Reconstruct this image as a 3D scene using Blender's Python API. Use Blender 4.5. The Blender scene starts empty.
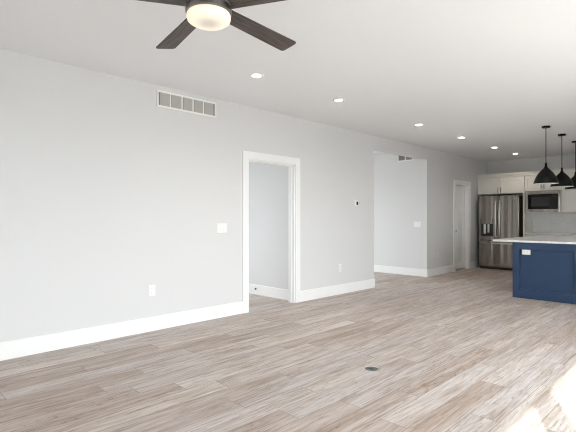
import bpy, bmesh, math, random
from mathutils import Vector, Matrix
random.seed(4)
PI = math.pi
scene = bpy.context.scene
COL = scene.collection

# ------------------------------------------------------------------ camera
EYE = 1.2525
cam_d = bpy.data.cameras.new('camera')
cam_d.sensor_width = 36.0
cam_d.lens = 440.0 / 576.0 * 36.0
cam_d.shift_y = 2.0 / 576.0
cam_d.clip_start = 0.05
cam = bpy.data.objects.new('camera', cam_d)
cam.location = (0, 0, EYE)
cam.rotation_euler = (PI / 2, 0, math.radians(45))
COL.objects.link(cam)
scene.camera = cam

# ------------------------------------------------------------------ world, sun, exposure
SKY = 7.4
world = bpy.data.worlds.new('sky')
scene.world = world
world.use_nodes = True
wn = world.node_tree
wn.nodes.clear()
wo = wn.nodes.new('ShaderNodeOutputWorld')
wb = wn.nodes.new('ShaderNodeBackground')
wb.inputs['Color'].default_value = (0.93, 0.963, 1.0, 1)
wb.inputs['Strength'].default_value = SKY
wn.links.new(wb.outputs[0], wo.inputs[0])

sun_d = bpy.data.lights.new('sun', 'SUN')
sun_d.energy = 7.5
sun_d.angle = math.radians(0.53)
sun_d.color = (1.0, 0.97, 0.93)
sun = bpy.data.objects.new('sun', sun_d)
sun_dir = Vector((-0.463, 0.886, -0.483))
sun.rotation_euler = sun_dir.to_track_quat('-Z', 'Y').to_euler()
sun.location = (6, -8, 7)
COL.objects.link(sun)


def portal(name, loc, axis, sx, sy):
    """daylight entering a window opening (sampling portal, gives no light of its own)"""
    d = bpy.data.lights.new(name, 'AREA')
    d.shape = 'RECTANGLE'
    d.size = sx
    d.size_y = sy
    d.cycles.is_portal = True
    o = bpy.data.objects.new(name, d)
    o.location = loc
    o.rotation_euler = {'-x': (0, PI / 2, 0), '+x': (0, -PI / 2, 0)}[axis]
    COL.objects.link(o)


vs = scene.view_settings
vs.view_transform = 'Standard'
vs.look = 'None'
vs.gamma = 1.0
vs.exposure = 0.94
vs.use_curve_mapping = False
try:
    scene.cycles.use_denoising = True
    scene.cycles.max_bounces = 14
    scene.cycles.diffuse_bounces = 8
    scene.cycles.glossy_bounces = 6
    scene.cycles.transparent_max_bounces = 12
    scene.cycles.sample_clamp_indirect = 6.0
    scene.cycles.filter_width = 1.1
    scene.cycles.caustics_reflective = False
    scene.cycles.caustics_refractive = False
except Exception:
    pass

# ------------------------------------------------------------------ dimensions
H = 2.743            # ceiling
XL = -4.518          # face of the long wall
WT = 0.118           # wall thickness
XB = XL - WT
XR = 0.95            # window wall
YB = 11.98           # kitchen end wall
YF = -1.95           # wall behind the viewer
BEDY = 4.735         # wall seen through the doorway
HALLY = 8.691        # wall seen through the wide opening
W1 = (-1.60, -0.355)
W2 = (-0.210, 1.10)
PD = (2.5, 4.7)
W_ADDED = (5.2, 6.2)  # unseen window, added to bring daylight deeper into the room
SILL, HEAD = 0.62, 2.10

portal('portal_window', (1.03, (W1[0] + W1[1]) / 2, (SILL + HEAD) / 2), '-x', HEAD - SILL, W1[1] - W1[0])
portal('portal_window', (1.03, (W2[0] + W2[1]) / 2, (SILL + HEAD) / 2), '-x', HEAD - SILL, W2[1] - W2[0])
portal('portal_patio', (1.03, (PD[0] + PD[1]) / 2, 1.05), '-x', 2.08, PD[1] - PD[0])
for a_, b_ in (W_ADDED,):
    portal('portal_window', (1.03, (a_ + b_) / 2, (SILL + HEAD) / 2), '-x', HEAD - SILL, b_ - a_)  # portal of the added deep-end window
portal('portal_added_bedroom', (-8.05, 3.2, 1.46), '+x', 1.28, 2.4)  # portal of the added bedroom window
portal('portal_added_hall', (-8.55, 7.25, 1.3), '+x', 1.6, 2.3)  # portal of the added window at the hall end


# ------------------------------------------------------------------ materials
def nodes_of(m):
    m.use_nodes = True
    nt = m.node_tree
    b = nt.nodes.get('Principled BSDF')
    return nt, b


def mat(name, col, rough=0.5, metal=0.0, bump=0.0, bscale=60.0, emis=None, estr=0.0, var=0.0, aniso=0.0, spec=None, coat=0.0):
    m = bpy.data.materials.new(name)
    nt, b = nodes_of(m)
    b.inputs['Base Color'].default_value = (*col, 1)
    b.inputs['Roughness'].default_value = rough
    b.inputs['Metallic'].default_value = metal
    if spec is not None:
        b.inputs['Specular IOR Level'].default_value = spec
    if aniso:
        b.inputs['Anisotropic'].default_value = aniso
    if coat:
        b.inputs['Coat Weight'].default_value = coat
    if emis:
        b.inputs['Emission Color'].default_value = (*emis, 1)
        b.inputs['Emission Strength'].default_value = estr
    tc = nt.nodes.new('ShaderNodeTexCoord')
    nz = nt.nodes.new('ShaderNodeTexNoise')
    nz.inputs['Scale'].default_value = bscale
    nz.inputs['Detail'].default_value = 4
    nt.links.new(tc.outputs['Object'], nz.inputs['Vector'])
    if bump:
        bp = nt.nodes.new('ShaderNodeBump')
        bp.inputs['Strength'].default_value = bump
        bp.inputs['Distance'].default_value = 0.002
        nt.links.new(nz.outputs['Fac'], bp.inputs['Height'])
        nt.links.new(bp.outputs[0], b.inputs['Normal'])
    if var:
        mx = nt.nodes.new('ShaderNodeMix')
        mx.data_type = 'RGBA'
        mx.inputs['A'].default_value = (*[c * (1 - var) for c in col], 1)
        mx.inputs['B'].default_value = (*[min(1, c * (1 + var)) for c in col], 1)
        nt.links.new(nz.outputs['Fac'], mx.inputs['Factor'])
        nt.links.new(mx.outputs['Result'], b.inputs['Base Color'])
    return m


M = {}
M['wall'] = mat('wall_paint', (0.700, 0.702, 0.708), 0.75, bump=0.25, bscale=220, var=0.008)
M['ceiling'] = mat('ceiling_texture', (0.86, 0.87, 0.89), 0.85, bump=0.6, bscale=55, var=0.01)
M['trim'] = mat('trim_paint', (0.885, 0.888, 0.89), 0.35, bump=0.05, bscale=30)
M['plate'] = mat('white_plastic', (0.86, 0.86, 0.85), 0.3)
M['black'] = mat('matte_black', (0.008, 0.008, 0.008), 0.55, bump=0.05, bscale=200, spec=0.25)
M['darkplastic'] = mat('dark_plastic', (0.02, 0.02, 0.022), 0.35)
M['shade_in'] = mat('shade_white_lining', (0.8, 0.8, 0.78), 0.5)
M['bulb'] = mat('frosted_bulb', (0.85, 0.84, 0.8), 0.25)
M['cabinet'] = mat('cabinet_white', (0.84, 0.82, 0.77), 0.4, bump=0.05, bscale=60)
M['blue'] = mat('island_blue', (0.022, 0.050, 0.112), 0.30, bump=0.03, bscale=80, var=0.03, spec=0.45)
M['steel_dark'] = mat('dark_side_metal', (0.06, 0.06, 0.06), 0.4, 0.6)
M['chrome'] = mat('handle_steel', (0.88, 0.87, 0.85), 0.30, 1.0)
M['bronze'] = mat('bronze_pull', (0.10, 0.075, 0.05), 0.35, 0.9)
M['gunmetal'] = mat('fan_gunmetal', (0.22, 0.21, 0.20), 0.38, 0.85)
M['screen'] = mat('black_glass', (0.006, 0.006, 0.007), 0.12, spec=0.3)
M['mw_window'] = mat('microwave_window', (0.035, 0.036, 0.038), 0.2, spec=0.3)
M['ventdark'] = mat('vent_shadow', (0.20, 0.195, 0.19), 0.8)
M['ventfin'] = mat('vent_fin', (0.52, 0.51, 0.49), 0.6)
M['concrete'] = mat('patio_concrete', (0.42, 0.41, 0.39), 0.9, bump=0.4, bscale=20, var=0.08)
M['floorlid'] = mat('floor_outlet_lid', (0.13, 0.13, 0.125), 0.35, 0.7)
M['canlamp'] = mat('downlight_lens', (1, 1, 1), 0.5, emis=(1.0, 0.93, 0.82), estr=14)
M['fanlamp'] = mat('fan_light_glass', (0.62, 0.60, 0.57), 0.35, emis=(1.0, 0.80, 0.56), estr=0.3)


def fanlamp_ring():
    # a ring of LEDs glows through the diffuser, dimmer at the hub
    nt, b = nodes_of(M['fanlamp'])
    tc = nt.nodes.new('ShaderNodeTexCoord')
    sp = nt.nodes.new('ShaderNodeVectorMath')
    sp.operation = 'MULTIPLY'
    sp.inputs[1].default_value = (1, 1, 0)
    ln = nt.nodes.new('ShaderNodeVectorMath')
    ln.operation = 'LENGTH'
    mr = nt.nodes.new('ShaderNodeMapRange')
    mr.inputs['From Min'].default_value = 0.025
    mr.inputs['From Max'].default_value = 0.085
    mr.inputs['To Min'].default_value = 0.10
    mr.inputs['To Max'].default_value = 0.36
    nt.links.new(tc.outputs['Object'], sp.inputs[0])
    nt.links.new(sp.outputs[0], ln.inputs[0])
    nt.links.new(ln.outputs['Value'], mr.inputs['Value'])
    nt.links.new(mr.outputs[0], b.inputs['Emission Strength'])


fanlamp_ring()


def quartz():
    m = bpy.data.materials.new('white_quartz')
    nt, b = nodes_of(m)
    tc = nt.nodes.new('ShaderNodeTexCoord')
    n = nt.nodes.new('ShaderNodeTexNoise')
    n.inputs['Scale'].default_value = 2.3
    n.inputs['Detail'].default_value = 8
    n.inputs['Distortion'].default_value = 1.2
    r = nt.nodes.new('ShaderNodeValToRGB')
    r.color_ramp.elements[0].position = 0.47
    r.color_ramp.elements[0].color = (0.84, 0.84, 0.83, 1)
    r.color_ramp.elements[1].position = 0.53
    r.color_ramp.elements[1].color = (0.86, 0.86, 0.85, 1)
    e = r.color_ramp.elements.new(0.5)
    e.color = (0.74, 0.74, 0.73, 1)
    nt.links.new(tc.outputs['Object'], n.inputs['Vector'])
    nt.links.new(n.outputs['Fac'], r.inputs['Fac'])
    nt.links.new(r.outputs['Color'], b.inputs['Base Color'])
    b.inputs['Roughness'].default_value = 0.22
    return m


M['quartz'] = quartz()


def steel():
    m = bpy.data.materials.new('brushed_stainless')
    nt, b = nodes_of(m)
    b.inputs['Metallic'].default_value = 1.0
    b.inputs['Base Color'].default_value = (0.33, 0.30, 0.275, 1)
    b.inputs['Roughness'].default_value = 0.16
    b.inputs['Anisotropic'].default_value = 0.4
    tc = nt.nodes.new('ShaderNodeTexCoord')
    mp = nt.nodes.new('ShaderNodeMapping')
    mp.inputs['Scale'].default_value = (5.5, 5.5, 0.05)     # slow waviness across the sheet
    n = nt.nodes.new('ShaderNodeTexNoise')
    n.inputs['Scale'].default_value = 1.0
    n.inputs['Detail'].default_value = 2
    bp = nt.nodes.new('ShaderNodeBump')
    bp.inputs['Strength'].default_value = 1.0
    bp.inputs['Distance'].default_value = 0.05
    nt.links.new(tc.outputs['Object'], mp.inputs['Vector'])
    nt.links.new(mp.outputs[0], n.inputs['Vector'])
    nt.links.new(n.outputs['Fac'], bp.inputs['Height'])
    nt.links.new(bp.outputs[0], b.inputs['Normal'])
    return m


M['steel'] = steel()


def glass():
    m = bpy.data.materials.new('window_glass')
    m.use_nodes = True
    nt = m.node_tree
    nt.nodes.clear()
    o = nt.nodes.new('ShaderNodeOutputMaterial')
    mx = nt.nodes.new('ShaderNodeMixShader')
    t = nt.nodes.new('ShaderNodeBsdfTransparent')
    t.inputs['Color'].default_value = (0.96, 0.98, 0.97, 1)
    g = nt.nodes.new('ShaderNodeBsdfGlossy')
    g.inputs['Roughness'].default_value = 0.02
    mx.inputs[0].default_value = 0.06
    nt.links.new(t.outputs[0], mx.inputs[1])
    nt.links.new(g.outputs[0], mx.inputs[2])
    nt.links.new(mx.outputs[0], o.inputs[0])
    return m


M['glass'] = glass()


def wood_blade():
    m = bpy.data.materials.new('weathered_dark_wood')
    nt, b = nodes_of(m)
    tc = nt.nodes.new('ShaderNodeTexCoord')
    mp = nt.nodes.new('ShaderNodeMapping')
    mp.inputs['Scale'].default_value = (5, 70, 20)
    n = nt.nodes.new('ShaderNodeTexNoise')
    n.inputs['Scale'].default_value = 1.0
    n.inputs['Detail'].default_value = 6
    n.inputs['Distortion'].default_value = 0.6
    r = nt.nodes.new('ShaderNodeValToRGB')
    r.color_ramp.elements[0].position = 0.32
    r.color_ramp.elements[0].color = (0.030, 0.023, 0.021, 1)
    r.color_ramp.elements[1].position = 0.72
    r.color_ramp.elements[1].color = (0.125, 0.100, 0.092, 1)
    nt.links.new(tc.outputs['Object'], mp.inputs['Vector'])
    nt.links.new(mp.outputs[0], n.inputs['Vector'])
    nt.links.new(n.outputs['Fac'], r.inputs['Fac'])
    nt.links.new(r.outputs['Color'], b.inputs['Base Color'])
    b.inputs['Roughness'].default_value = 0.55
    return m


M['blade'] = wood_blade()


def floor_mat():
    """vinyl oak planks 0.18 x 1.22 m running along +Y, staggered at random"""
    PW, PL = 0.18, 1.5
    m = bpy.data.materials.new('oak_planks')
    nt, b = nodes_of(m)
    N, L = nt.nodes, nt.links

    def math_(op, a, c=None, cc=None):
        n = N.new('ShaderNodeMath')
        n.operation = op
        for i, v in enumerate((a, c, cc)):
            if v is None:
                continue
            if isinstance(v, (int, float)):
                n.inputs[i].default_value = v
            else:
                L.new(v, n.inputs[i])
        return n.outputs[0]

    def noise(vec, scale, detail=4, dist=0.0, rough=0.5):
        n = N.new('ShaderNodeTexNoise')
        n.inputs['Scale'].default_value = scale
        n.inputs['Detail'].default_value = detail
        n.inputs['Distortion'].default_value = dist
        n.inputs['Roughness'].default_value = rough
        L.new(vec, n.inputs['Vector'])
        return n.outputs['Fac']

    def comb(x, y, z):
        n = N.new('ShaderNodeCombineXYZ')
        for i, v in enumerate((x, y, z)):
            if isinstance(v, (int, float)):
                n.inputs[i].default_value = v
            else:
                L.new(v, n.inputs[i])
        return n.outputs[0]

    def mix(f, a, c, mode='MIX'):
        n = N.new('ShaderNodeMix')
        n.data_type = 'RGBA'
        n.blend_type = mode
        for k, v in (('Factor', f), ('A', a), ('B', c)):
            if isinstance(v, (int, float)):
                n.inputs[k].default_value = v
            elif isinstance(v, tuple):
                n.inputs[k].default_value = v
            else:
                L.new(v, n.inputs[k])
        return n.outputs['Result']

    def ramp(f, stops):
        n = N.new('ShaderNodeValToRGB')
        els = n.color_ramp.elements
        els[0].position, els[0].color = stops[0]
        els[1].position, els[1].color = stops[-1]
        for p, c in stops[1:-1]:
            e = els.new(p)
            e.color = c
        L.new(f, n.inputs['Fac'])
        return n.outputs['Color']

    tc = N.new('ShaderNodeTexCoord')
    sp = N.new('ShaderNodeSeparateXYZ')
    L.new(tc.outputs['Object'], sp.inputs[0])
    x, y = sp.outputs[0], sp.outputs[1]
    u = math_('DIVIDE', math_('ADD', x, 20.07), PW)
    row = math_('FLOOR', u)
    fu = math_('FRACT', u)
    wn1 = N.new('ShaderNodeTexWhiteNoise')
    wn1.noise_dimensions = '1D'
    L.new(row, wn1.inputs['W'])
    v = math_('ADD', math_('DIVIDE', math_('ADD', y, 20.0), PL), wn1.outputs['Value'])
    cell = math_('FLOOR', v)
    fv = math_('FRACT', v)
    wn2 = N.new('ShaderNodeTexWhiteNoise')
    wn2.noise_dimensions = '2D'
    L.new(comb(row, cell, 0), wn2.inputs['Vector'])
    rnd = wn2.outputs['Value']
    sepc = N.new('ShaderNodeSeparateColor')
    L.new(wn2.outputs['Color'], sepc.inputs[0])
    r2, r3 = sepc.outputs[0], sepc.outputs[1]
    # grain coordinates shifted per plank
    gx = math_('ADD', math_('MULTIPLY', x, 1.0), math_('MULTIPLY', rnd, 37.0))
    gy = math_('ADD', math_('MULTIPLY', y, 1.0), math_('MULTIPLY', r2, 53.0))
    fine = noise(comb(math_('MULTIPLY', gx, 130.0), math_('MULTIPLY', gy, 5.0), r3), 1.0, 6, 0.5, 0.65)
    mid = noise(comb(math_('MULTIPLY', gx, 30.0), math_('MULTIPLY', gy, 1.6), r3), 1.0, 6, 1.6, 0.62)
    broad = noise(comb(math_('MULTIPLY', gx, 9.0), math_('MULTIPLY', gy, 0.8), r3), 1.0, 3, 1.0, 0.5)
    vn = noise(comb(math_('MULTIPLY', gx, 11.0), math_('MULTIPLY', gy, 0.75), r2), 1.0, 4, 1.8, 0.5)
    vein = math_('ABSOLUTE', math_('SUBTRACT', math_('FRACT', math_('MULTIPLY', vn, 7.0)), 0.5))
    base = ramp(rnd, [(0.0, (0.495, 0.43, 0.39, 1)), (0.25, (0.53, 0.475, 0.44, 1)), (0.5, (0.55, 0.515, 0.505, 1)),
                      (0.75, (0.58, 0.535, 0.505, 1)), (1.0, (0.64, 0.595, 0.555, 1))])
    streak = ramp(mid, [(0.34, (0.58, 0.49, 0.42, 1)), (0.44, (0.87, 0.83, 0.79, 1)), (0.58, (1.08, 1.07, 1.07, 1))])
    c1 = mix(0.68, base, streak, 'MULTIPLY')
    fl = ramp(fine, [(0.30, (0.68, 0.63, 0.59, 1)), (0.52, (1.0, 1.0, 1.0, 1)), (0.75, (1.08, 1.08, 1.08, 1))])
    c2 = mix(0.8, c1, fl, 'MULTIPLY')
    vl = ramp(vein, [(0.0, (0.60, 0.52, 0.46, 1)), (0.07, (0.90, 0.87, 0.84, 1)), (0.16, (1.0, 1.0, 1.0, 1))])
    c2 = mix(math_('ADD', math_('MULTIPLY', r3, 0.6), 0.4), c2, vl, 'MULTIPLY')
    bl = ramp(broad, [(0.36, (0.82, 0.75, 0.70, 1)), (0.60, (1.05, 1.05, 1.07, 1))])
    c3 = mix(0.9, c2, bl, 'MULTIPLY')
    # joints
    def edge(f, w):
        return math_('LESS_THAN', math_('MINIMUM', f, math_('SUBTRACT', 1.0, f)), w)
    gap = math_('MAXIMUM', edge(fu, 0.011), edge(fv, 0.0014))
    c4 = mix(math_('MULTIPLY', gap, 0.62), c3, (0.14, 0.11, 0.09, 1))
    L.new(c4, b.inputs['Base Color'])
    rr = math_('ADD', math_('MULTIPLY', fine, 0.16), 0.40)
    L.new(rr, b.inputs['Roughness'])
    b.inputs['Specular IOR Level'].default_value = 0.14
    bp = N.new('ShaderNodeBump')
    bp.inputs['Strength'].default_value = 0.35
    bp.inputs['Distance'].default_value = 0.001
    L.new(math_('SUBTRACT', fine, math_('MULTIPLY', gap, 1.2)), bp.inputs['Height'])
    L.new(bp.outputs[0], b.inputs['Normal'])
    return m


M['floor'] = floor_mat()


def tile():
    m = bpy.data.materials.new('backsplash_tile')
    nt, b = nodes_of(m)
    tc = nt.nodes.new('ShaderNodeTexCoord')
    mp = nt.nodes.new('ShaderNodeMapping')
    mp.inputs['Rotation'].default_value = (PI / 2, 0, 0)
    br = nt.nodes.new('ShaderNodeTexBrick')
    br.inputs['Color1'].default_value = (0.80, 0.80, 0.81, 1)
    br.inputs['Color2'].default_value = (0.83, 0.83, 0.84, 1)
    br.inputs['Mortar'].default_value = (0.70, 0.70, 0.70, 1)
    br.inputs['Scale'].default_value = 1.0
    br.inputs['Brick Width'].default_value = 0.15
    br.inputs['Row Height'].default_value = 0.075
    br.inputs['Mortar Size'].default_value = 0.002
    nt.links.new(tc.outputs['Object'], mp.inputs['Vector'])
    nt.links.new(mp.outputs[0], br.inputs['Vector'])
    nt.links.new(br.outputs['Color'], b.inputs['Base Color'])
    b.inputs['Roughness'].default_value = 0.2
    return m


M['tile'] = tile()


# ------------------------------------------------------------------ helpers
def tag(o, label=None, cat=None, group=None, kind=None):
    if label: o['label'] = label
    if cat: o['category'] = cat
    if group: o['group'] = group
    if kind: o['kind'] = kind
    return o


class MB:
    """collects simple solids and links them as ONE mesh object"""
    def __init__(s):
        s.bm = bmesh.new()

    def box(s, x0, x1, y0, y1, z0, z1):
        x0, x1 = min(x0, x1), max(x0, x1)
        y0, y1 = min(y0, y1), max(y0, y1)
        z0, z1 = min(z0, z1), max(z0, z1)
        v = [s.bm.verts.new(p) for p in ((x0, y0, z0), (x1, y0, z0), (x1, y1, z0), (x0, y1, z0),
                                         (x0, y0, z1), (x1, y0, z1), (x1, y1, z1), (x0, y1, z1))]
        for f in ((3, 2, 1, 0), (4, 5, 6, 7), (0, 1, 5, 4), (1, 2, 6, 5), (2, 3, 7, 6), (3, 0, 4, 7)):
            s.bm.faces.new([v[i] for i in f])
        return s

    def prism(s, pts, z0, z1):
        """pts: CCW outline in xy"""
        a = [s.bm.verts.new((p[0], p[1], z0)) for p in pts]
        b = [s.bm.verts.new((p[0], p[1], z1)) for p in pts]
        s.bm.faces.new(a[::-1])
        s.bm.faces.new(b)
        n = len(pts)
        for i in range(n):
            s.bm.faces.new((a[i], a[(i + 1) % n], b[(i + 1) % n], b[i]))
        return s

    def lathe(s, prof, seg=32, c=(0, 0, 0), axis='z', closed=False):
        """prof: list of (r, h)"""
        rings = []
        for r, h in prof:
            ring = []
            if r < 1e-6:
                p = Vector((0, 0, h))
                ring = [s._pt(p, c, axis)]
            else:
                for i in range(seg):
                    a = 2 * PI * i / seg
                    ring.append(s._pt(Vector((r * math.cos(a), r * math.sin(a), h)), c, axis))
            rings.append(ring)
        pairs = list(zip(rings[:-1], rings[1:]))
        if closed:
            pairs.append((rings[-1], rings[0]))
        for A, B in pairs:
            if len(A) == 1 and len(B) == 1:
                continue
            for i in range(seg):
                j = (i + 1) % seg
                if len(A) == 1:
                    s.bm.faces.new((A[0], B[i], B[j]))
                elif len(B) == 1:
                    s.bm.faces.new((A[i], A[j], B[0]))
                else:
                    s.bm.faces.new((A[i], A[j], B[j], B[i]))
        return s

    def _pt(s, p, c, axis):
        if axis == 'x':
            p = Vector((p.z, p.x, p.y))
        elif axis == 'y':
            p = Vector((p.x, p.z, p.y))
        elif axis == '-y':
            p = Vector((p.x, -p.z, p.y))
        return s.bm.verts.new(p + Vector(c))

    def tube(s, pts, r, seg=10):
        """round bar through pts"""
        rings = []
        pts = [Vector(p) for p in pts]
        for i, p in enumerate(pts):
            d = (pts[min(i + 1, len(pts) - 1)] - pts[max(i - 1, 0)]).normalized()
            up = Vector((0, 0, 1)) if abs(d.z) < 0.9 else Vector((1, 0, 0))
            a = d.cross(up).normalized()
            b = d.cross(a).normalized()
            rings.append([s.bm.verts.new(p + r * (math.cos(2 * PI * k / seg) * a + math.sin(2 * PI * k / seg) * b)) for k in range(seg)])
        for A, B in zip(rings[:-1], rings[1:]):
            for i in range(seg):
                j = (i + 1) % seg
                s.bm.faces.new((A[i], A[j], B[j], B[i]))
        s.bm.faces.new(rings[0][::-1])
        s.bm.faces.new(rings[-1])
        return s

    def build(s, name, m, parent=None, smooth=False, bevel=0.0, kind=None, origin=None):
        bmesh.ops.recalc_face_normals(s.bm, faces=s.bm.faces)
        me = bpy.data.meshes.new(name)
        if origin is not None:
            bmesh.ops.translate(s.bm, verts=s.bm.verts, vec=-Vector(origin))
        s.bm.to_mesh(me)
        s.bm.free()
        me.materials.append(m)
        o = bpy.data.objects.new(name, me)
        COL.objects.link(o)
        if origin is not None:
            o.location = origin
        if smooth:
            for p in me.polygons:
                p.use_smooth = True
            try:
                me.set_sharp_from_angle(angle=math.radians(38))
            except Exception:
                pass
        if bevel:
            bv = o.modifiers.new('bevel', 'BEVEL')
            bv.width = bevel
            bv.segments = 2
            bv.limit_method = 'ANGLE'
        if parent is not None:
            o.parent = parent
        if kind:
            o['kind'] = kind
        return o


def empty(name, loc=(0, 0, 0), label=None, cat=None, group=None, rot=0.0, kind=None):
    o = bpy.data.objects.new(name, None)
    o.empty_display_size = 0.1
    o.location = loc
    o.rotation_euler = (0, 0, rot)
    COL.objects.link(o)
    return tag(o, label, cat, group, kind)


def kids(o):
    return [c for c in bpy.data.objects if c.parent == o]


def copy_tree(o, parent=None):
    c = o.copy()
    COL.objects.link(c)
    if parent is not None:
        c.parent = parent
    for ch in kids(o):
        copy_tree(ch, c)
    return c


S = 'structure'

# ------------------------------------------------------------------ shell
XFAR = -8.62
MB().box(XFAR, XR + WT, YF - WT, YB + WT, -0.15, 0.0).build('floor', M['floor'], kind=S)
MB().box(XFAR, XR + WT, YF - WT, YB + WT, H, H + 0.15).build('ceiling', M['ceiling'], kind=S)
tag(MB().box(-40, 40, -40, 50, -0.35, -0.16).build('ground_outside', M['concrete']), kind=S)

D1 = (3.765, 4.662, 2.04)        # doorway opening (y0, y1, height)
OP = (6.713, 8.691, 2.50)        # wide opening
D2 = (10.05, 10.81, 2.05)        # pantry door opening
w = MB()
for y0, y1, z0, z1 in ((YF, D1[0], 0, H), (D1[0], D1[1], D1[2], H), (D1[1], OP[0], 0, H), (OP[0], OP[1], OP[2], H),
                       (OP[1], D2[0], 0, H), (D2[0], D2[1], D2[2], H), (D2[1], YB, 0, H)):
    w.box(XB, XL, y0, y1, z0, z1)
w.build('wall_left', M['wall'], kind=S)
MB().box(XFAR, XR + WT, YB, YB + WT, 0, H).build('wall_back', M['wall'], kind=S)
MB().box(XFAR, XR + WT, YF - WT, YF, 0, H).build('wall_front', M['wall'], kind=S)
w = MB()
for y0, y1, z0, z1 in ((YF, W1[0], 0, H), (W1[0], W1[1], 0, SILL), (W1[0], W1[1], HEAD, H), (W1[1], W2[0], 0, H),
                       (W2[0], W2[1], 0, SILL), (W2[0], W2[1], HEAD, H), (W2[1], PD[0], 0, H),
                       (PD[0], PD[1], HEAD, H), (PD[1], W_ADDED[0], 0, H),
                       (W_ADDED[0], W_ADDED[1], 0, SILL), (W_ADDED[0], W_ADDED[1], HEAD, H), (W_ADDED[1], YB, 0, H)):
    w.box(XR, XR + WT, y0, y1, z0, z1)
w.build('wall_right', M['wall'], kind=S)
# bedroom beyond the doorway and hallway beyond the wide opening
MB().box(XFAR, XB, BEDY, BEDY + WT, 0, H).build('wall_bedroom_side', M['wall'], kind=S)
MB().box(XFAR, XB, 1.6, 1.72, 0, H).build('wall_bedroom_near', M['wall'], kind=S)
w = MB()
w.box(-8.12, -8.0, 1.72, 2.0, 0, H).box(-8.12, -8.0, 4.4, BEDY, 0, H).box(-8.12, -8.0, 2.0, 4.4, 0, 0.82).box(-8.12, -8.0, 2.0, 4.4, 2.1, H)
w.build('wall_bedroom_far', M['wall'], kind=S)
MB().box(XFAR, XB, HALLY, HALLY + WT, 0, H).build('wall_hall', M['wall'], kind=S)
w = MB()
w.box(-8.62, -8.5, BEDY + WT, 6.1, 0, H).box(-8.62, -8.5, 8.4, HALLY, 0, H).box(-8.62, -8.5, 6.1, 8.4, 0, 0.5).box(-8.62, -8.5, 6.1, 8.4, 2.1, H)
w.build('wall_hall_far', M['wall'], kind=S)


def window(name, x, y0, y1, z0, z1, th=0.05, deep=0.06, mid=None):
    """sash frame with one pane, in a wall whose normal is X"""
    f = MB()
    f.box(x - deep / 2, x + deep / 2, y0 + .002, y0 + th, z0 + .002, z1 - .002).box(x - deep / 2, x + deep / 2, y1 - th, y1 - .002, z0 + .002, z1 - .002)
    f.box(x - deep / 2, x + deep / 2, y0 + th, y1 - th, z1 - th, z1 - .002).box(x - deep / 2, x + deep / 2, y0 + th, y1 - th, z0 + .002, z0 + th)
    if mid is not None:
        f.box(x - deep / 2, x + deep / 2, mid - th / 2, mid + th / 2, z0 + th, z1 - th)
    o = f.build(name, M['trim'], kind=S)
    MB().box(x - .003, x + .003, y0 + th, y1 - th, z0 + th, z1 - th).build('window_pane', M['glass'], o)
    return o


window('window_1', 1.03, W1[0], W1[1], SILL, HEAD, 0.04)
window('window_2', 1.03, W2[0], W2[1], SILL, HEAD, 0.04)
window('window_3', 1.03, PD[0], PD[1], 0.0, HEAD, 0.06, mid=3.6)
window('added_window_6', 1.03, W_ADDED[0], W_ADDED[1], SILL, HEAD, 0.04, mid=(W_ADDED[0] + W_ADDED[1]) / 2)  # added out of view to brighten the far half of the room
window('added_window_4', -8.06, 2.0, 4.4, 0.82, 2.1, mid=3.2)  # unseen, added and sized to light the bedroom wall
window('added_window_5', -8.56, 6.1, 8.4, 0.5, 2.1, mid=7.25)  # unseen, added and widened to light the hall

MB().box(-6.3, -6.18, HALLY + WT, YB, 0, H).build('wall_pantry', M['wall'], kind=S)

# ------------------------------------------------------------------ trims
CW, CT = 0.098, 0.018      # casing width / thickness
BH, BT = 0.160, 0.015      # baseboard


def casing(name, y0, y1, zh, x=XL, sgn=1, jamb=True):
    """U-shaped casing around an opening, with its jamb lining"""
    c = MB()
    a, b = x, x + sgn * CT
    c.box(a, b, y0 - CW, y0, 0, zh + CW).box(a, b, y1, y1 + CW, 0, zh + CW).box(a, b, y0, y1, zh, zh + CW)
    return c


c = casing('trim_1', D1[0], D1[1], D1[2])
c2 = casing('x', D1[0], D1[1], D1[2], XB, -1)
o = c.build('trim_1', M['trim'], kind=S, bevel=0.002)
# jamb lining sits inside the opening
jm = MB().box(XB, XL, D1[0], D1[0] + .016, 0, D1[2]).box(XB, XL, D1[1] - .016, D1[1], 0, D1[2]).box(XB, XL, D1[0] + .016, D1[1] - .016, D1[2] - .016, D1[2])
jm.box(XB + .035, XB + .075, D1[0] + .016, D1[0] + .028, 0, D1[2] - .016).box(XB + .035, XB + .075, D1[1] - .028, D1[1] - .016, 0, D1[2] - .016)
jm.box(XB + .035, XB + .075, D1[0] + .028, D1[1] - .028, D1[2] - .028, D1[2] - .016)
jm.build('trim_2', M['trim'], kind=S)
c2.bm.free()
casing('trim_3', D2[0], D2[1], D2[2]).build('trim_3', M['trim'], kind=S, bevel=0.002)
MB().box(XB, XL, D2[0], D2[0] + .014, 0, D2[2]).box(XB, XL, D2[1] - .014, D2[1], 0, D2[2]).box(XB, XL, D2[0] + .014, D2[1] - .014, D2[2] - .014, D2[2]).build('trim_4', M['trim'], kind=S)

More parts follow.
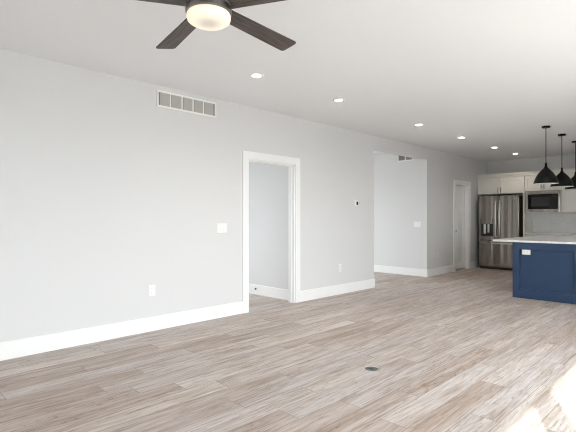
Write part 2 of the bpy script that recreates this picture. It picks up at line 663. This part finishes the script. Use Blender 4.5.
# baseboards (left wall in its three runs, wrapped round the wall end)
bb = MB()
bb.box(XL, XL + BT, YF, D1[0] - CW, 0, BH)
bb.box(XL, XL + BT, D1[1] + CW, OP[0] + BT, 0, BH)
bb.box(XB, XL, OP[0], OP[0] + BT, 0, BH)
bb.box(XL, XL + BT, HALLY - BT, D2[0] - CW, 0, BH)
bb.box(XL, XL + BT, D2[1] + CW, YB, 0, BH)
bb.build('baseboard_left', M['trim'], kind=S, bevel=0.003)
MB().box(-8.5, XL, HALLY - BT, HALLY, 0, BH).build('baseboard_hall', M['trim'], kind=S, bevel=0.003)
MB().box(-8.0, XB - .02, BEDY - BT, BEDY, 0, BH).build('baseboard_bedroom', M['trim'], kind=S, bevel=0.003)
bb = MB()
bb.box(XR - BT, XR, YF, PD[0], 0, BH).box(XR - BT, XR, PD[1], YB, 0, BH)
bb.build('baseboard_right', M['trim'], kind=S, bevel=0.003)
MB().box(XL + BT, XR - BT, YF, YF + BT, 0, BH).build('baseboard_front', M['trim'], kind=S, bevel=0.003)

# pantry door (three-panel)
dr = MB()
dx0, dx1 = XB + .004, XB + .040       # slab
y0, y1, z0, z1 = D2[0] + .017, D2[1] - .017, .024, D2[2] - .017
dr.box(dx0, dx1 - .016, y0, y1, z0, z1)
st = .105
for a, b, c_, d in ((y0, y0 + st, z0, z1), (y1 - st, y1, z0, z1), (y0 + st, y1 - st, z1 - st, z1), (y0 + st, y1 - st, z0, z0 + .2),
                    (y0 + st, y1 - st, 1.38, 1.50), ((y0 + y1) / 2 - .05, (y0 + y1) / 2 + .05, z0 + .2, 1.38)):
    dr.box(dx1 - .016, dx1, a, b, c_, d)
door = dr.build('door_1', M['trim'], kind=S)
kn = MB().lathe([(0, 0), (.026, 0), (.026, .008), (.010, .012), (.010, .035), (.024, .042), (.027, .055), (.020, .066), (0, .068)], 20, (dx1, y0 + .07, .95), 'x')
kn.build('door_knob', M['bronze'], door, smooth=True)


# ------------------------------------------------------------------ wall fittings on the left wall
def at_wall(y, z):
    return (XL, y, z)


def outlet(name, loc, rot, label, group=None, horizontal=False, sockets=2):
    """duplex outlet, local +x is out of the wall"""
    t = empty(name, loc, label, 'outlet', group, rot)
    hw, hh = (.060, .038) if horizontal else (.038, .060)
    MB().box(0, .006, -hw, hw, -hh, hh).build('cover_plate', M['plate'], t, bevel=0.0025)
    for s_ in (-1, 1):
        cy, cz = (s_ * .021, 0) if horizontal else (0, s_ * .021)
        so = MB().box(.006, .009, cy - .015, cy + .015, cz - .015, cz + .015).build('socket', M['plate'], t, bevel=0.003)
        sl = MB()
        if horizontal:
            sl.box(.009, .0096, cy - .006, cy + .004, cz - .009, cz - .006).box(.009, .0096, cy - .006, cy + .004, cz + .006, cz + .009)
        else:
            sl.box(.009, .0096, cy - .009, cy - .006, cz - .004, cz + .006).box(.009, .0096, cy + .006, cy + .009, cz - .004, cz + .006)
        sl.build('socket_slots', M['darkplastic'], so)
    return t


def switch(name, loc, rot, label, gangs=3, group=None):
    t = empty(name, loc, label, 'light switch', group, rot)
    hw = .0225 * gangs + .014
    MB().box(0, .006, -hw, hw, -.060, .060).build('cover_plate', M['plate'], t, bevel=0.0025)
    for i in range(gangs):
        cy = (i - (gangs - 1) / 2) * .046
        b = MB()
        v = [b.bm.verts.new(p) for p in ((.006, cy - .016, -.033), (.006, cy + .016, -.033), (.006, cy + .016, .033), (.006, cy - .016, .033),
                                         (.013, cy - .016, -.033), (.013, cy + .016, -.033), (.008, cy + .016, .033), (.008, cy - .016, .033))]
        for f in ((3, 2, 1, 0), (4, 5, 6, 7), (0, 1, 5, 4), (1, 2, 6, 5), (2, 3, 7, 6), (3, 0, 4, 7)):
            b.bm.faces.new([v[k] for k in f])
        b.build('rocker', M['plate'], t)
    return t


outlet('wall_outlet', at_wall(2.385, .45), 0, 'white duplex outlet low on grey wall left of the doorway', 'duplex outlets on the long wall')
outlet('wall_outlet', at_wall(5.718, .43), 0, 'white duplex outlet low on wall between doorway and wide opening', 'duplex outlets on the long wall')
outlet('wall_outlet', at_wall(9.19, .45), 0, 'white duplex outlet low on wall beside the far white panelled door', 'duplex outlets on the long wall')
switch('light_switch', at_wall(3.332, 1.126), 0, 'white triple rocker switch on grey wall left of the doorway casing')
switch('light_switch', (-4.742, HALLY, 1.115), -PI / 2, 'white triple rocker switch on the wall seen through the wide opening')

t = empty('thermostat', at_wall(6.158, 1.505), 'small white thermostat with dark screen near the wide opening', 'thermostat')
MB().box(0, .022, -.055, .055, -.048, .048).build('body', M['plate'], t, bevel=0.006)
MB().box(.022, .0235, -.006, .040, -.028, .030).build('screen', M['screen'], t)

# return air grille high on the left wall
gy0, gy1, gz0, gz1 = 2.438, 3.245, 2.498, 2.688
t = empty('air_grille', (XL, (gy0 + gy1) / 2, gz0), 'wide white return air grille with five louvred panels high on the left wall', 'air vent')
o_ = Vector(t.location)
def rel(mb, name, m, par, off=o_, **k):
    bmesh.ops.translate(mb.bm, verts=mb.bm.verts, vec=-off)
    return mb.build(name, m, par, **k)
rel(MB().box(XL + .0005, XL + .002, gy0 + .022, gy1 - .022, gz0 + .022, gz1 - .022), 'backing', M['ventdark'], t)
fr = MB()
fr.box(XL + .0005, XL + .012, gy0, gy1, gz0, gz0 + .022).box(XL + .0005, XL + .012, gy0, gy1, gz1 - .022, gz1)
fr.box(XL + .0005, XL + .012, gy0, gy0 + .022, gz0 + .022, gz1 - .022).box(XL + .0005, XL + .012, gy1 - .022, gy1, gz0 + .022, gz1 - .022)
rel(fr, 'frame', M['plate'], t, bevel=0.002)
pw = (gy1 - gy0 - .06) / 5
for i in range(1, 5):
    yy = gy0 + .022 + pw * i
    rel(MB().box(XL + .002, XL + .011, yy - .008, yy + .008, gz0 + .022, gz1 - .022), 'divider', M['plate'], t)
for i in range(5):
    lv = MB()
    n = 30
    for k in range(n):
        yy = gy0 + .04 + pw * i + (pw - .02) * (k + .5) / n
        lv.box(XL + .002, XL + .009, yy - .0016, yy + .0016, gz0 + .0221, gz1 - .0221)
    rel(lv, 'louvres', M['ventfin'], t)

# smaller grille on the hall wall
vx0, vx1, vz0, vz1 = -5.22, -4.84, 2.508, 2.708
t = empty('air_grille', (vx0, HALLY, vz0), 'small dark louvred vent at the top of the wall inside the wide opening', 'air vent')
o2 = Vector(t.location)
rel(MB().box(vx0 + .02, vx1 - .02, HALLY - .002, HALLY - .0005, vz0 + .02, vz1 - .02), 'backing', M['ventdark'], t, o2)
fr = MB()
fr.box(vx0, vx1, HALLY - .010, HALLY - .0005, vz0, vz0 + .02).box(vx0, vx1, HALLY - .010, HALLY - .0005, vz1 - .02, vz1)
fr.box(vx0, vx0 + .02, HALLY - .010, HALLY - .0005, vz0 + .02, vz1 - .02).box(vx1 - .02, vx1, HALLY - .010, HALLY - .0005, vz0 + .02, vz1 - .02)
fr.box((vx0 + vx1) / 2 - .01, (vx0 + vx1) / 2 + .01, HALLY - .009, HALLY - .002, vz0 + .02, vz1 - .02)
rel(fr, 'frame', M['plate'], t, o2)
for a, b in ((vx0 + .02, (vx0 + vx1) / 2 - .01), ((vx0 + vx1) / 2 + .01, vx1 - .02)):
    lv = MB()
    for k in range(9):
        xx = a + (b - a) * (k + .5) / 9
        lv.box(xx - .0015, xx + .0015, HALLY - .008, HALLY - .002, vz0 + .021, vz1 - .021)
    rel(lv, 'louvres', M['ventfin'], t, o2)

# spring door stop on the bedroom baseboard
t = empty('door_stop', (-5.46, BEDY - BT, .095), 'little black and steel spring door stop on the baseboard inside the doorway', 'door stop')
MB().lathe([(0, 0), (.014, 0), (.014, .010), (.009, .030), (0, .030)], 16, (0, 0, 0), '-y').build('base', M['black'], t, smooth=True)
pts = [(.007 * math.cos(k * .9), -.030 - .045 * k / 60, .007 * math.sin(k * .9)) for k in range(61)]
MB().tube(pts, .0016, 6).build('spring', M['chrome'], t, smooth=True)
MB().lathe([(0, .074), (.009, .074), (.010, .080), (.009, .088), (0, .089)], 16, (0, 0, 0), '-y').build('tip', M['plate'], t, smooth=True)

# round floor outlet
t = empty('floor_outlet', (-2.09, 3.07, 0), 'round dark floor outlet with a pale metal rim set in the wood floor', 'floor outlet')
MB().lathe([(.055, 0.0005), (.055, .0035), (.058, .004), (.068, .0015), (.068, .0005)], 40, (0, 0, 0)).build('rim', M['chrome'], t, smooth=True)
MB().lathe([(0, .0005), (.055, .0005), (.055, .003), (0, .003)], 40).build('lid', M['floorlid'], t, smooth=True)
MB().box(-.022, .022, -.003, .003, .003, .0042).build('latch', M['darkplastic'], t)

# ------------------------------------------------------------------ ceiling downlights
DL = [(-3.487, 3.02), (-3.482, 4.385), (-3.490, 6.447), (-3.494, 8.05), (-3.492, 9.66), (-3.493, 10.95)]
names = ['nearest the ceiling fan', 'second from the ceiling fan', 'third from the ceiling fan', 'fourth from the ceiling fan, above the wide opening',
         'fifth from the ceiling fan, before the refrigerator', 'nearest the kitchen end wall']
proto = empty('recessed_light', (0, 0, 0), None, 'ceiling light', 'recessed downlights in a row along the ceiling')
MB().lathe([(.046, 0), (.046, -.003), (.072, -.006), (.078, -.003), (.078, 0)], 36, closed=True).build('trim_ring', M['plate'], proto, smooth=True)
MB().lathe([(0, -.0075), (.03, -.0068), (.0455, -.0045), (.0455, -.0005), (0, -.0005)], 36).build('lens', M['canlamp'], proto)
for i, (x, y) in enumerate(DL):
    o = proto if i == 0 else copy_tree(proto)
    o.location = (x, y, H - .0005)
    o['label'] = 'small round lit recessed downlight, ' + names[i]
    sd = bpy.data.lights.new('downlight_beam', 'SPOT')
    sd.energy = 9
    sd.spot_size = math.radians(125)
    sd.spot_blend = 0.8
    sd.shadow_soft_size = 0.045
    sd.color = (1.0, 0.86, 0.70)
    so_ = bpy.data.objects.new('downlight_beam', sd)
    so_.location = (x, y, H - .012)
    COL.objects.link(so_)

# ------------------------------------------------------------------ ceiling fan
FX, FY, FZ = -1.973, 1.371, 2.391
t = empty('ceiling_fan', (FX, FY, H), 'five-blade ceiling fan with dark weathered wood blades and glowing round light', 'ceiling fan')
o3 = Vector((FX, FY, H))
dz = FZ - H     # blade plane relative to the ceiling
MB().lathe([(0, 0), (.075, 0), (.075, -.012), (.060, -.050), (.022, -.058), (0, -.058)], 36).build('canopy', M['gunmetal'], t, smooth=True)
MB().lathe([(0, -.056), (.0125, -.056), (.0125, dz + .10), (0, dz + .10)], 20).build('downrod', M['gunmetal'], t, smooth=True)
MB().lathe([(0, dz + .118), (.030, dz + .118), (.040, dz + .098), (.100, dz + .085), (.128, dz + .062), (.131, dz + .012), (.124, dz - .006), (0, dz - .006)], 48).build('motor_housing', M['gunmetal'], t, smooth=True)
MB().lathe([(0, dz - .008), (.112, dz - .008), (.112, dz - .018), (.121, dz - .020), (.123, dz - .024), (.123, dz - .040), (.118, dz - .042), (0, dz - .042)], 48).build('light_ring', M['gunmetal'], t, smooth=True)
MB().lathe([(.112, dz - .043), (.117, dz - .052), (.117, dz - .068), (.113, dz - .080), (.103, dz - .088), (.080, dz - .092), (.04, dz - .094), (0, dz - .0945)], 48).build('light_diffuser', M['fanlamp'], t, smooth=True)
RB = 0.71
for k in range(5):
    ang = math.radians(133.2 + 36 + 72 * k)
    # blade outline along +x, slightly rounded corners at the tip
    r0, r1, w0, w1 = .115, RB, .052, .066
    out = [(r0, -w0), (r0 + .05, -w0)]
    rc = .022
    out += [(r1 - rc, -w1)] + [(r1 - rc + rc * math.sin(a) , -w1 + rc - rc * math.cos(a)) for a in (PI / 8, PI / 4, 3 * PI / 8, PI / 2)]
    sk = .008
    out += [(r1 - rc + sk + rc * math.cos(a), w1 - rc + rc * math.sin(a)) for a in (0, PI / 8, PI / 4, 3 * PI / 8, PI / 2)]
    out += [(r0 + .05, w0), (r0, w0)]
    b = MB().prism(out, -.003, .003)
    bl = b.build('blade', M['blade'], t, bevel=0.001)
    bl.rotation_euler = (math.radians(-10), 0, ang)
    bl.rotation_mode = 'XYZ'
    bl.location = (0, 0, dz)
    ir = MB().prism([(.10, -.022), (.19, -.030), (.20, -.020), (.20, .020), (.19, .030), (.10, .022)], .0032, .0075)
    ir.build('blade_bracket', M['gunmetal'], bl)

# ------------------------------------------------------------------ island
IX0, IX1, IY0, IY1 = -2.416, -1.478, 7.449, 10.16
IT = 0.872
t = empty('kitchen_island', ((IX0 + IX1) / 2, (IY0 + IY1) / 2, 0), 'navy blue kitchen island with shaker end panel on the wood floor', 'kitchen island')
o4 = Vector(t.location)
rel(MB().box(IX0 + .016, IX1 - .02, IY0 + .040, IY1 - .018, .0, IT), 'carcass', M['blue'], t, o4)


def frame_panel(ax, a0, a1, z0, z1, face, thick, st, rail_b, rail_t, sgn):
    """shaker frame: face = coordinate of the back of the frame; grows by sgn*thick. ax='y' face normal is Y (a = x)"""
    p = MB()
    def bx(a, b, c, d, k0, k1):
        f0, f1 = face + sgn * k0, face + sgn * k1
        if ax == 'y':
            p.box(a, b, f0, f1, c, d)
        else:
            p.box(f0, f1, a, b, c, d)
    bx(a0, a1, z0, z1, 0, thick * .2)
    bx(a0, a0 + st, z0, z1, thick * .2, thick)
    bx(a1 - st, a1, z0, z1, thick * .2, thick)
    bx(a0 + st, a1 - st, z0, z0 + rail_b, thick * .2, thick)
    bx(a0 + st, a1 - st, z1 - rail_t, z1, thick * .2, thick)
    return p


rel(frame_panel('y', IX0, IX1, 0, IT, IY0 + .040, .040, .096, .143, .112, -1), 'end_panel', M['blue'], t, o4, bevel=0.004)
rel(frame_panel('y', IX0, IX1, 0, IT, IY1 - .018, .018, .088, .125, .088, 1), 'end_panel', M['blue'], t, o4, bevel=0.0012)
for k in range(3):
    L_ = (IY1 - IY0 - .036) / 3
    rel(frame_panel('x', IY0 + .018 + L_ * k, IY0 + .018 + L_ * (k + 1), 0, IT, IX0 + .016, .016, .07, .125, .088, -1), 'side_panel', M['blue'], t, o4)
for k in range(3):
    L_ = (IY1 - IY0 - .036) / 3
    ya, yb = IY0 + .020 + L_ * k, IY0 + .016 + L_ * (k + 1)
    d = rel(frame_panel('x', ya, yb, .70, IT - .012, IX1 - .02, .02, .05, .04, .04, 1), 'drawer', M['blue'], t, o4)
    rel(MB().tube([(IX1 + .028, (ya + yb) / 2 - .08, .785), (IX1 + .028, (ya + yb) / 2 + .08, .785)], .005).box(IX1, IX1 + .028, (ya + yb) / 2 - .065, (ya + yb) / 2 - .057, .781, .789).box(IX1, IX1 + .028, (ya + yb) / 2 + .057, (ya + yb) / 2 + .065, .781, .789), 'drawer_pull', M['bronze'], d, o4)
    for ha, hb, hy in ((ya, (ya + yb) / 2 - .002, -1), ((ya + yb) / 2 + .002, yb, 1)):
        d = rel(frame_panel('x', ha, hb, .11, .695, IX1 - .02, .02, .055, .055, .055, 1), 'cabinet_door', M['blue'], t, o4)
        yy = (ya + yb) / 2 + hy * .03
        rel(MB().tube([(IX1 + .028, yy, .55), (IX1 + .028, yy, .66)], .005).box(IX1, IX1 + .028, yy - .004, yy + .004, .56, .568).box(IX1, IX1 + .028, yy - .004, yy + .004, .64, .648), 'door_pull', M['bronze'], d, o4)

ct = MB().box(-2.705, -1.44, 7.41, 10.20, IT + .001, IT + .031).build('island_countertop', M['quartz'], bevel=0.003)
tag(ct, 'long white quartz countertop overhanging the navy blue island', 'countertop')
ot = outlet('island_outlet', (-2.245, IY0 - .0005, .765), -PI / 2, 'white horizontal outlet on the blue end panel of the island', None, True)
ot.location = (-2.215, IY0 - .0005, .722)

# ------------------------------------------------------------------ pendants
prof_o = [(.012, .325), (.014, .300), (.020, .275), (.032, .254), (.052, .233), (.080, .205), (.109, .168), (.133, .129), (.153, .088), (.168, .047), (.178, .010), (.181, 0)]
prof_i = [(r - .005, h - (.003 if h > .01 else 0)) for r, h in prof_o[::-1] if h < .27]
proto = empty('pendant_lamp', (0, 0, 0), None, 'pendant lamp', 'black dome pendants over the island')
PZ = 1.812
MB().lathe(prof_o, 40, (0, 0, PZ - H)).build('shade', M['black'], proto, smooth=True)
sh = kids(proto)[0]
MB().lathe([(.181, 0)] + prof_i + [(0, .251)], 40, (0, 0, PZ - H)).build('shade_lining', M['shade_in'], sh, smooth=True)
MB().lathe([(0, 0), (.062, 0), (.062, -.020), (.055, -.026), (0, -.026)], 32).build('canopy', M['black'], proto, smooth=True)
MB().lathe([(0, -.024), (.006, -.024), (.006, PZ - H + .33), (0, PZ - H + .33)], 12).build('rod', M['black'], proto, smooth=True)
MB().lathe([(0, PZ - H + .338), (.014, PZ - H + .338), (.016, PZ - H + .30), (.0165, PZ - H + .262), (0, PZ - H + .262)], 20).build('socket', M['black'], proto, smooth=True)
MB().lathe([(0, .10), (.020, .105), (.030, .125), (.030, .150), (.018, .19), (.012, .255), (0, .255)], 20, (0, 0, PZ - H)).build('bulb', M['bulb'], proto, smooth=True)
plab = ['black dome pendant lamp nearest the viewer over the blue island', 'middle one of three black dome pendant lamps over the island',
        'black dome pendant lamp farthest back over the island, nearest the end wall']
for i, y in enumerate((8.02, 8.99, 9.98)):
    o = proto if i == 0 else copy_tree(proto)
    o.location = (-2.092, y, H - .0005)
    o['label'] = plab[i]

# ------------------------------------------------------------------ kitchen end wall
CF = 11.35           # face of the wall cabinets
YW = YB - .002
FRX0, FRX1 = -4.39, -3.48
# tall end panel beside the refrigerator
tag(MB().box(-3.442, -3.412, CF - .02, YW, 0, 2.26).build('fridge_end_panel', M['cabinet']), 'tall narrow white panel on the right side of the refrigerator', 'cabinet panel')


def pull(par, x, y, z0, z1, off, horiz=False):
    return rel(MB().tube([(x, y - .026, z0), (x, y - .026, z1)], .0065).box(x - .004, x + .004, y - .026, y, z0 + .012, z0 + .02).box(x - .004, x + .004, y - .026, y, z1 - .02, z1 - .012), 'door_pull', M['bronze'], par, off)


def wall_cab(name, x0, x1, z0, z1, label, doors, group=None, pulls='bottom', depth_y=CF):
    t = empty(name, ((x0 + x1) / 2, (depth_y + YW) / 2, z0), label, 'cabinet', group)
    off = Vector(t.location)
    rel(MB().box(x0, x1, depth_y + .02, YW, z0, z1), 'body', M['cabinet'], t, off)
    n = doors
    wd = (x1 - x0) / n
    for k in range(n):
        a, b = x0 + wd * k + .002, x0 + wd * (k + 1) - .002
        d = rel(frame_panel('y', a, b, z0 + .004, z1 - .035, depth_y + .02, .02, .055, .055, .055, -1), 'cabinet_door', M['cabinet'], t, off, bevel=0.001)
        if n == 2:
            px = b - .028 if k == 0 else a + .028
        else:
            px = a + .03
        if pulls == 'bottom':
            pull(d, px, depth_y, z0 + .03, z0 + .03 + min(.13, (z1 - z0) * .35), off)
        else:
            pull(d, px, depth_y, z1 - .20, z1 - .07, off)
    return t


wall_cab('wall_cabinet', XL + .005, -3.446, 1.845, 2.26, 'white two-door wall cabinet above the refrigerator', 2)
wall_cab('wall_cabinet', -3.408, -2.642, 1.905, 2.26, 'short white two-door wall cabinet above the microwave', 2)
wall_cab('wall_cabinet', -2.638, -1.88, 1.375, 2.26, 'tall white wall cabinet right of the microwave', 2)
# box that holds the microwave
t = empty('microwave_cabinet', (-3.025, 11.66, 1.375), 'white open cabinet box holding the built-in microwave', 'cabinet')
off = Vector(t.location)
rel(MB().box(-3.408, -3.388, CF, YW, 1.375, 1.903).box(-2.662, -2.642, CF, YW, 1.375, 1.903).box(-3.388, -2.662, CF, YW, 1.375, 1.397).box(-3.388, -2.662, CF, YW, 1.885, 1.903).box(-3.388, -2.662, YW - .012, YW, 1.397, 1.885), 'body', M['cabinet'], t, off)
# crown moulding along the cabinet tops
cr = MB()
for k, (p, z0_, z1_) in enumerate(((.012, 2.262, 2.295), (.030, 2.295, 2.322), (.045, 2.322, 2.345))):
    cr.box(XL + .004, -1.88 + p, CF - p, YW, z0_, z1_)
tag(cr.build('crown_moulding', M['cabinet']), 'white crown moulding running along the tops of the wall cabinets', 'moulding')

# microwave
mx0, mx1, mz0, mz1 = -3.402, -2.650, 1.392, 1.888
t = empty('microwave', (-3.026, CF, mz0), 'built-in microwave with black door and broad steel trim frame', 'microwave')
off = Vector(t.location)
tr = MB()
yf = CF - .018
tr.box(mx0, mx0 + .062, yf, CF - .001, mz0, mz1).box(mx1 - .062, mx1, yf, CF - .001, mz0, mz1).box(mx0 + .062, mx1 - .062, yf, CF - .001, mz1 - .078, mz1).box(mx0 + .062, mx1 - .062, yf, CF - .001, mz0, mz0 + .062)
rel(tr, 'trim_frame', M['steel'], t, off, bevel=0.002)
rel(MB().box(mx0 + .064, mx1 - .064, CF - .008, CF + .38, mz0 + .064, mz1 - .080), 'body', M['darkplastic'], t, off)
d = rel(MB().box(mx0 + .066, mx1 - .190, CF - .022, CF - .009, mz0 + .066, mz1 - .082), 'microwave_door', M['screen'], t, off, bevel=0.002)
rel(MB().box(mx0 + .14, mx1 - .235, CF - .0235, CF - .022, mz0 + .13, mz1 - .155), 'door_window', M['mw_window'], d, off)
p_ = rel(MB().box(mx1 - .186, mx1 - .066, CF - .022, CF - .009, mz0 + .066, mz1 - .082), 'control_panel', M['screen'], t, off, bevel=0.002)
rel(MB().box(mx1 - .170, mx1 - .082, CF - .0232, CF - .022, mz1 - .135, mz1 - .105), 'display', M['mw_window'], p_, off)

# base cabinets and counter on the end wall
bx = [(-3.408, -2.80), (-2.796, -2.19), (-2.186, -1.60)]
bl_ = ['white base cabinet next to the refrigerator panel, behind the island', 'middle white base cabinet on the end wall behind the island', 'white base cabinet at the right end of the back counter']
for (a, b), lb in zip(bx, bl_):
    t = empty('base_cabinet', ((a + b) / 2, 11.67, 0), lb, 'cabinet')
    off = Vector(t.location)
    rel(MB().box(a, b, 11.40, YW, .10, .872).box(a, b, 11.47, YW, 0, .10), 'body', M['cabinet'], t, off)
    d = rel(frame_panel('y', a + .003, b - .003, .70, .850, 11.40, .02, .045, .04, .04, -1), 'drawer', M['cabinet'], t, off)
    rel(MB().tube([((a + b) / 2 - .06, 11.354, .785), ((a + b) / 2 + .06, 11.354, .785)], .006).box((a + b) / 2 - .05, (a + b) / 2 - .042, 11.354, 11.38, .781, .789).box((a + b) / 2 + .042, (a + b) / 2 + .05, 11.354, 11.38, .781, .789), 'drawer_pull', M['bronze'], d, off)
    d = rel(frame_panel('y', a + .003, b - .003, .105, .695, 11.40, .02, .055, .055, .055, -1), 'cabinet_door', M['cabinet'], t, off)
    pull(d, b - .035, 11.38, .55, .67, off)
tag(MB().box(-3.410, -1.58, 11.345, YW - .008, .874, .904).build('back_countertop', M['quartz'], bevel=0.002), 'white countertop on the base cabinets along the end wall', 'countertop')
MB().box(-3.410, -1.58, YW - .007, YW + .001, .905, 1.374).build('wall_backsplash', M['tile'], kind=S)
outlet('wall_outlet', (-2.765, YW - .0075, 1.08), -PI / 2, 'white outlet on the tiled backsplash below the microwave')
MB().box(-1.55, XR - BT, YB - BT, YB, 0, BH).build('baseboard_back', M['trim'], kind=S)

# refrigerator
FY0, FY1 = 11.12, 11.90
t = empty('refrigerator', ((FRX0 + FRX1) / 2, 11.5, 0), 'stainless french-door refrigerator with ice dispenser beside the kitchen wall', 'refrigerator')
off = Vector(t.location)
rel(MB().box(FRX0 + .004, FRX1 - .004, FY0 + .075, FY1, .045, 1.775), 'body', M['steel_dark'], t, off, bevel=0.004)
rel(MB().box(FRX0 + .01, FRX1 - .01, FY0 + .05, FY1 - .1, 0.0, .055), 'base_grille', M['darkplastic'], t, off)
fc = (FRX0 + FRX1) / 2
# dispenser opening in the left door
dx0_, dx1_, dz0, dz1 = FRX0 + .055, fc - .115, .805, 1.235
ld = MB()
a, b = FRX0, fc - .003
ld.box(a, b, FY0, FY0 + .07, dz1, 1.79).box(a, b, FY0, FY0 + .07, .715, dz0).box(a, dx0_, FY0, FY0 + .07, dz0, dz1).box(dx1_, b, FY0, FY0 + .07, dz0, dz1)
ld.box(dx0_, dx1_, FY0 + .055, FY0 + .07, dz0, dz1)
left = rel(ld, 'left_door', M['steel'], t, off)
ds = MB().box(dx0_, dx1_, FY0 + .048, FY0 + .054, dz0, dz1).box(dx0_, dx0_ + .012, FY0 - .002, FY0 + .048, dz0, dz1).box(dx1_ - .012, dx1_, FY0 - .002, FY0 + .048, dz0, dz1).box(dx0_ + .012, dx1_ - .012, FY0 - .002, FY0 + .048, dz0, dz0 + .02)
dsp = rel(ds, 'dispenser', M['darkplastic'], left, off)
rel(MB().box(dx0_ + .012, dx1_ - .012, FY0 - .004, FY0 + .048, dz1 - .13, dz1), 'dispenser_panel', M['steel'], left, off)
rel(MB().box(dx0_ + .050, dx0_ + .10, FY0 + .018, FY0 + .040, dz0 + .06, dz1 - .131).box(dx0_ + .145, dx0_ + .185, FY0 + .018, FY0 + .040, dz0 + .09, dz1 - .131), 'dispenser_paddles', M['chrome'], left, off, bevel=0.003)
right = rel(MB().box(fc + .003, FRX1, FY0, FY0 + .07, .715, 1.79), 'right_door', M['steel'], t, off, bevel=0.006)
frz = rel(MB().box(FRX0, FRX1, FY0, FY0 + .07, .065, .700), 'freezer_drawer', M['steel'], t, off, bevel=0.006)
for par, sx in ((left, -1), (right, 1)):
    hx = fc + sx * .045
    pts = [(hx, FY0 - .002, .80)] + [(hx, FY0 - .032 - .030 * math.sin(PI * k / 14), .80 + .86 * k / 14) for k in range(15)] + [(hx, FY0 - .002, 1.66)]
    rel(MB().tube(pts, .0125, 12), 'door_handle', M['chrome'], par, off, smooth=True)
pts = [(FRX0 + .07, FY0 - .002, .635)] + [(FRX0 + .07 + .77 * k / 10, FY0 - .050 - .012 * math.sin(PI * k / 10), .635) for k in range(11)] + [(FRX0 + .84, FY0 - .002, .635)]
rel(MB().tube(pts, .0125, 12), 'drawer_handle', M['chrome'], frz, off, smooth=True)
rel(MB().box(FRX1 - .10, FRX1 - .055, FY0 - .002, FY0 - .0005, 1.70, 1.715), 'badge', M['chrome'], right, off)
for hx_ in (FRX0 + .02, FRX1 - .10):
    rel(MB().box(hx_, hx_ + .08, FY0 + .02, FY0 + .09, 1.792, 1.805), 'hinge_cover', M['darkplastic'], t, off)
